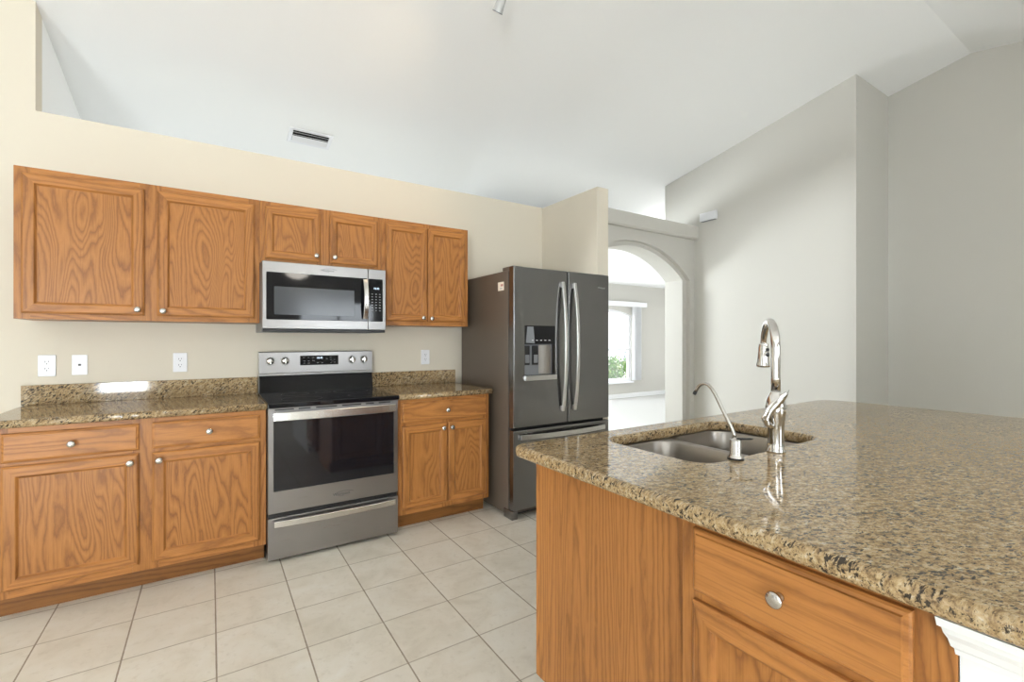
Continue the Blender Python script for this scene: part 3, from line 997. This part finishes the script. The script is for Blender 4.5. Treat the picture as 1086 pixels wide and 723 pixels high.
mb.tube([(0.39 + 0.045 * math.cos(a), -0.0008, 0.399 + 0.011 * math.sin(a)) for a in [math.radians(20 + 14 * i) for i in range(18)]], 0.0008, M['logo'], 6)
mb.build('logo_swirl', door)
cp = plate(dx + 0.0005, W, 0.0185, 0.430, dx + 0.003, W - 0.021, 0.075, 0.365, 0.006).build('control_panel', root)
MB().box(dx + 0.0035, W - 0.0215, 0.0016, 0.0045, 0.0755, 0.3645, M['black_glass']).build('panel_glass', cp)
text_mesh('clock', '10:45', 0.018, M['digits'], cp, (0.690, 0.0014, 0.300), (PI / 2, 0, 0))
mb = MB()
for r in range(7):
    for c_ in range(3):
        mb.box(0.662 + 0.026 * c_ - 0.005, 0.662 + 0.026 * c_ + 0.005, 0.0010, 0.0018, 0.262 - 0.0185 * r - 0.002, 0.262 - 0.0185 * r + 0.002, M['print'])
mb.build('key_label', cp)

# ------------------------------------------------------------------ refrigerator
XF0, XF1, YFR = 1.777, 2.695, 2.72
W = XF1 - XF0
root = empty('french_door_refrigerator', (XF0, YFR, 0), 0, 'dark stainless french-door refrigerator with ice dispenser in the wall alcove', 'refrigerator')
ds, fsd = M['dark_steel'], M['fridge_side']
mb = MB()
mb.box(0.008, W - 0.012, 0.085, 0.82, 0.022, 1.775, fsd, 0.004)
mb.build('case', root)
mb = MB()
mb.box(0.012, W - 0.012, 0.056, 0.0845, 0.07, 1.765, M['black'])
mb.build('door_gasket', root)
for hx in (0.012, W - 0.102):
    mb = MB()
    mb.box(hx, hx + 0.09, 0.03, 0.17, 1.7755, 1.803, fsd, 0.006)
    mb.build('hinge_cover', root)
for hx in (0.0, W - 0.06):
    MB().box(hx + 0.004, hx + 0.056, -0.002 + 0.03, 0.14, 0.0, 0.066, M['dark_steel'], 0.006).build('foot', root)
MB().box(0.08, W - 0.08, 0.09, 0.12, 0.012, 0.075, bk).build('toe_grille', root)
# doors: split at 0.491
def fdoor(name, x0, x1, z0, z1, cut=None):
    mb = MB()
    if not cut:
        mb.box(x0, x1, 0.0, 0.055, z0, z1, ds, 0.006, 3)
    else:
        cx0, cx1, cz0, cz1 = cut
        d = 0.055
        rings = [[(x0, d, z0), (x1, d, z0), (x1, d, z1), (x0, d, z1)]]
        for i in range(4):
            a = PI / 2 * i / 3
            e = 0.006 * (1 - math.sin(a)); y = 0.006 * (1 - math.sin(a)); q = 0.006 * (1 - math.cos(a))
            rings.append([(x0 + q, 0.006 * (1 - math.sin(a)), z0 + q), (x1 - q, 0.006 * (1 - math.sin(a)), z0 + q), (x1 - q, 0.006 * (1 - math.sin(a)), z1 - q), (x0 + q, 0.006 * (1 - math.sin(a)), z1 - q)])
        rings.append([(cx0, 0.0, cz0), (cx1, 0.0, cz0), (cx1, 0.0, cz1), (cx0, 0.0, cz1)])
        rings.append([(cx0, 0.050, cz0), (cx1, 0.050, cz0), (cx1, 0.050, cz1), (cx0, 0.050, cz1)])
        mb.loops(rings, ds, True, True, True, False)
    return mb.build(name, root)
sp = 0.491
cut = (0.094, 0.368, 1.022, 1.380)
dl = fdoor('left_door', 0.0, sp - 0.0055, 0.655, 1.795, cut)
tag(dl, 'left door with water and ice dispenser')
drr = fdoor('right_door', sp + 0.0055, W, 0.655, 1.795)
fz = fdoor('freezer_drawer', 0.0, W, 0.075, 0.636)
H_ = M['dark_handle']
for d_, hx in ((dl, sp - 0.058), (drr, sp + 0.058)):
    mb = MB()
    bow_bar(mb, (hx, -0.010, 0.745), (hx, -0.010, 1.710), (0, -1, 0), (1, 0, 0), 0.026, 0.012, 0.040, H_, 24)
    mb.box(hx - 0.011, hx + 0.011, -0.011, 0.001, 0.750, 0.785, H_)
    mb.box(hx - 0.011, hx + 0.011, -0.011, 0.001, 1.670, 1.705, H_)
    mb.build('door_handle', d_)
mb = MB()
bow_bar(mb, (0.055, -0.010, 0.588), (W - 0.06, -0.010, 0.588), (0, -1, 0), (0, 0, 1), 0.034, 0.012, 0.040, H_, 24)
mb.box(0.06, 0.095, -0.011, 0.001, 0.576, 0.600, H_)
mb.box(W - 0.10, W - 0.065, -0.011, 0.001, 0.576, 0.600, H_)
mb.build('drawer_handle', fz)
# dispenser
cx0, cx1, cz0, cz1 = cut
mb = MB()
mb.prism([(cx0, 1.246), (cx1, 1.246), (cx1, cz1), (cx0, cz1)], 'Y', -0.001, 0.030, M['black_glass'])
dp = mb.build('dispenser_panel', dl)
MB().prism([(cx0 + 0.01, 1.256), (cx0 + 0.088, 1.252), (cx0 + 0.075, 1.372), (cx0 + 0.022, 1.372)], 'Y', -0.0022, 0.001, M['grey_plastic']).build('control_wing', dp)
for i in range(5): MB().box(cx0 + 0.06 + 0.038 * i, cx0 + 0.076 + 0.038 * i, -0.0030, -0.0005, 1.272, 1.276, M['white_plastic']).build('indicator_label', dp)
mb = MB()
mb.box(cx0 + 0.001, cx1 - 0.001, 0.040, 0.0497, cz0 + 0.001, 1.245, M['grey_plastic'])
nb = mb.build('dispenser_niche', dl)
for a in (0.012, 0.088):
    mb = MB()
    mb.box(cx0 + a, cx0 + a + 0.052, 0.026, 0.0395, 1.095, 1.235, M['black'], 0.004)
    mb.box(cx0 + a + 0.008, cx0 + a + 0.044, 0.018, 0.0262, 1.11, 1.17, M['grey_plastic'], 0.004)
    mb.build('dispenser_paddle', nb)
mb = MB()
n_ = 12
mb.loops([[(cx0 + 0.150 + 0.118 * i / n_, 0.0395 - 0.034 * math.sin(PI * i / n_), z) for i in range(n_ + 1)] for z in (cz0 + 0.006, 1.240)], M['chute'], False, False, False, True)
mb.build('ice_chute', nb)
MB().box(cx0 - 0.001, cx1 + 0.006, -0.018, 0.048, 0.986, 1.0215, M['dark_handle'], 0.004).build('drip_tray', dl)
# sticker on the side, emblem on the right door
mb = MB()
mb.box(0.0072, 0.0079, 0.140, 0.222, 1.638, 1.700, M['paper'])
mb.box(0.0068, 0.0073, 0.150, 0.185, 1.668, 1.684, M['logo_red'])
mb.box(0.0068, 0.0073, 0.160, 0.195, 1.648, 1.657, M['print'])
sk = mb.build('sticker', root)
tag(sk, 'small pale sticker with red and grey print')
text_mesh('logo', 'Whirlpool', 0.018, M['dark_handle'], drr, (0.835, -0.0004, 1.690), (PI / 2, 0, 0))

# ------------------------------------------------------------------ outlets and wall plate
def duplex(x, z, label):
    root = empty('power_outlet', (x, YW, z), 0, label, 'outlet', 'outlets above the back counters')
    MB().box(-0.037, 0.037, -0.0065, -0.0003, -0.060, 0.060, M['white_plastic'], 0.0025, 2).build('cover_plate', root)
    mb = MB()
    mb.box(-0.0165, 0.0165, -0.0085, -0.0066, -0.034, 0.034, M['white_plastic'], 0.0008, 1)
    ins = mb.build('socket', root)
    mb = MB()
    for zz in (-0.019, 0.019):
        mb.box(-0.008, -0.0055, -0.0090, -0.0080, zz - 0.001, zz + 0.008, M['slot'])
        mb.box(0.0055, 0.008, -0.0090, -0.0080, zz + 0.001, zz + 0.008, M['slot'])
        mb.lathe([(0.0028, 0), (0.0028, 0.001)], M['slot'], (0, -0.0080, zz - 0.008), (0, -1, 0), 12)
    mb.build('socket_hole', ins)
    return root
duplex(-0.7725, 1.131, 'white duplex outlet at the left end above the long backsplash')
duplex(-0.162, 1.134, 'white duplex outlet above the long backsplash close to the range')
duplex(1.490, 1.135, 'white duplex outlet above the short counter beside the refrigerator')
root = empty('phone_jack_plate', (-0.6355, YW, 1.132), 0, 'white blank plate with one small dark jack between two outlets', 'wall plate')
MB().box(-0.034, 0.034, -0.0065, -0.0003, -0.058, 0.058, M['white_plastic'], 0.0025, 2).build('cover_plate', root)
MB().box(-0.006, 0.006, -0.0072, -0.0060, -0.005, 0.005, M['slot']).build('jack', root)

# ------------------------------------------------------------------ door chime box on the right wall
root = empty('door_chime', (4.63, 3.125, 2.642), 0, 'small white box mounted high on the wall right of the arch', 'chime')
MB().box(-0.040, -0.0004, -0.10, 0.10, -0.045, 0.045, M['white_plastic'], 0.006, 3).build('cover', root)
MB().box(-0.030, -0.0005, -0.085, 0.085, -0.050, -0.0455, M['grey_plastic']).build('base', root)

# ------------------------------------------------------------------ air vent on the sloping ceiling
sl = -math.atan(0.205)
root = empty('ceiling_vent', (0.722, 4.318, ceil_z(4.318) - 0.0008), 0, 'white louvered air vent on the sloping ceiling above the wall cabinets', 'vent')
root.rotation_euler = (sl, 0, 0)
mb = MB()
vw, vh = 0.172, 0.105
for a in ((-vw, vw, -vh, -vh + 0.028), (-vw, vw, vh - 0.028, vh), (-vw, -vw + 0.03, -vh + 0.028, vh - 0.028), (vw - 0.03, vw, -vh + 0.028, vh - 0.028)):
    mb.box(a[0], a[1], a[2], a[3], -0.009, -0.0005, M['white_plastic'], 0.002)
mb.build('frame', root)
MB().box(-vw + 0.028, vw - 0.028, -vh + 0.026, vh - 0.026, -0.0025, -0.0008, M['slot']).build('duct', root)
for i in range(4):
    y = -0.060 + 0.036 * i
    MB().box(-vw + 0.031, vw - 0.031, -0.0135, 0.0135, -0.0008, 0.0008, M['white_plastic'], mat4=Matrix.Translation((0, y, -0.0125)) @ Matrix.Rotation(math.radians(38 if i < 2 else -30), 4, 'X')).build('louver', root)

# ------------------------------------------------------------------ spot light hanging from the ceiling (only its head dips into view)
hx, hy, hz = 1.397, 2.311, 3.179
axis = (Vector((0, 0, -1)) * 0.88 - Rv * 0.47 - Fv * 0.58).normalized()
root = empty('ceiling_spotlight', (hx + 0.05, hy - 0.03, ceil_z(hy - 0.03)), 0, 'small white ceiling spotlight head at the top edge', 'lamp')
def rel(p): return Vector(p) - Vector(root.location)
MB().lathe([(0.06, -0.0235), (0.06, -0.006), (0.05, 0.0)], M['white_enamel'], (0, 0, -0.006), seg=28).build('canopy', root)
tip = Vector((hx, hy, hz))
top = tip - axis * 0.115
mb = MB()
mb.tube([(0, 0, -0.028), tuple(rel(top) * 0.55), tuple(rel(top))], 0.006, M['white_enamel'], 10)
mb.build('stem', root)
mb = MB()
mb.lathe([(0.010, 0.0), (0.020, 0.004), (0.024, 0.03), (0.026, 0.07), (0.030, 0.113), (0.030, 0.115), (0.0265, 0.115), (0.024, 0.09), (0.002, 0.085)], M['white_enamel'], rel(top), axis, 28, cap1=False)
hdo = mb.build('lamp_head', root)
MB().lathe([(0.0305, 0.1125), (0.0312, 0.1165), (0.0290, 0.1165)], M['grey_plastic'], rel(top), axis, 28, cap0=False, cap1=False).build('rim', hdo)
MB().lathe([(0.022, 0.092), (0.022, 0.096), (0.001, 0.099)], M['lamp_glass'], rel(top), axis, 24).build('bulb', hdo)
ld = bpy.data.lights.new('spotlight_glow', 'SPOT')
ld.energy = 13
ld.color = (1.0, 0.74, 0.44)
ld.spot_size = math.radians(120)
ld.spot_blend = 0.8
ld.shadow_soft_size = 0.03
lo = bpy.data.objects.new('spotlight_glow', ld)
COL.objects.link(lo)
lo.location = tip + axis * 0.02
lo.rotation_euler = (Vector((0.35, 3.6, 2.0)) - tip).to_track_quat('-Z', 'Y').to_euler()

# dome ceiling lamp behind the camera (mirrored in the microwave glass)
root = empty('dome_ceiling_lamp', (1.2, -2.05, ceil_z(-2.05)), 0, 'frosted glass dome lamp mirrored in the microwave door', 'lamp')
MB().lathe([(0.07, -0.03), (0.07, -0.004), (0.05, 0.0)], M['nickel'], (0, 0, -0.012), seg=28).build('canopy', root)
MB().lathe([(0.010, -0.58), (0.010, -0.04)], M['nickel'], seg=14).build('stem', root)
MB().lathe([(0.002, -0.72), (0.08, -0.705), (0.15, -0.665), (0.19, -0.61), (0.20, -0.59), (0.19, -0.588), (0.14, -0.65), (0.07, -0.69), (0.002, -0.705)], M['lamp_glass'], seg=32, cap0=False, cap1=False).build('glass_shade', root)

# ------------------------------------------------------------------ blind at the far window
root = empty('vertical_blind', (7.1, YF, 0.38), 0, 'white vertical blind drawn aside at the arched window beyond the archway', 'blind')
MB().box(-0.95, 1.20, -0.11, -0.001, 1.64, 1.74, M['vinyl'], 0.004).build('valance', root)
for i in range(10):
    x = 0.80 + 0.026 * i
    MB().box(-0.001, 0.001, -0.044, 0.044, 0.0, 1.64, M['vane'], mat4=Matrix.Translation((x, -0.058, 0.0)) @ Matrix.Rotation(math.radians(-14 + 5 * (i % 3)), 4, 'Z')).build('vane', root)

# ------------------------------------------------------------------ outside the far window
struct('ground', MB().box(0, 26, YF + 0.13, 30, -0.25, -0.12, M['concrete']))
def shrub(x, y, r, h, mats, n, label):
    root = empty('shrub', (x, y, -0.12), 0, label, 'shrub')
    mb = MB()
    for k in range(6):
        a = 2 * PI * k / 6
        mb.tube([(0, 0, 0), (0.12 * math.cos(a), 0.12 * math.sin(a), h * 0.4), (0.3 * r * math.cos(a), 0.3 * r * math.sin(a), h * 0.8)], [0.014, 0.010, 0.004], M['bark'], 6)
    mb.build('stem', root)
    mb = MB()
    for i in range(n):
        while True:
            p = Vector((rng.uniform(-1, 1), rng.uniform(-1, 1), rng.uniform(-1, 1)))
            if 0.35 < p.length < 1: break
        c = Vector((p.x * r, p.y * r, h * 0.55 + p.z * h * 0.45))
        q = Euler((rng.uniform(-1, 1), rng.uniform(-1, 1), rng.uniform(0, 6.28))).to_matrix()
        s = rng.uniform(0.035, 0.06)
        vs = [mb.bm.verts.new(c + q @ Vector(v) * s) for v in ((-1, 0, 0), (-0.3, 0.4, 0.12), (0.5, 0.32, 0.1), (1.2, 0, -0.1), (0.5, -0.32, 0.1), (-0.3, -0.4, 0.12))]
        mb._assign([mb.bm.faces.new(vs)], rng.choice(mats))
    mb.build('foliage', root)
    return root
shrub(8.95, 8.85, 0.50, 0.98, [M['leaf'], M['leaf'], M['leaf_light']], 1500, 'bright green leafy shrub outside the arched window')
shrub(11.6, 10.4, 0.5, 1.25, [M['bluegrey']], 900, 'blue-grey shrub standing in for a grey-blue shape behind the green one')  # foliage put in place of an indistinct grey-blue structure
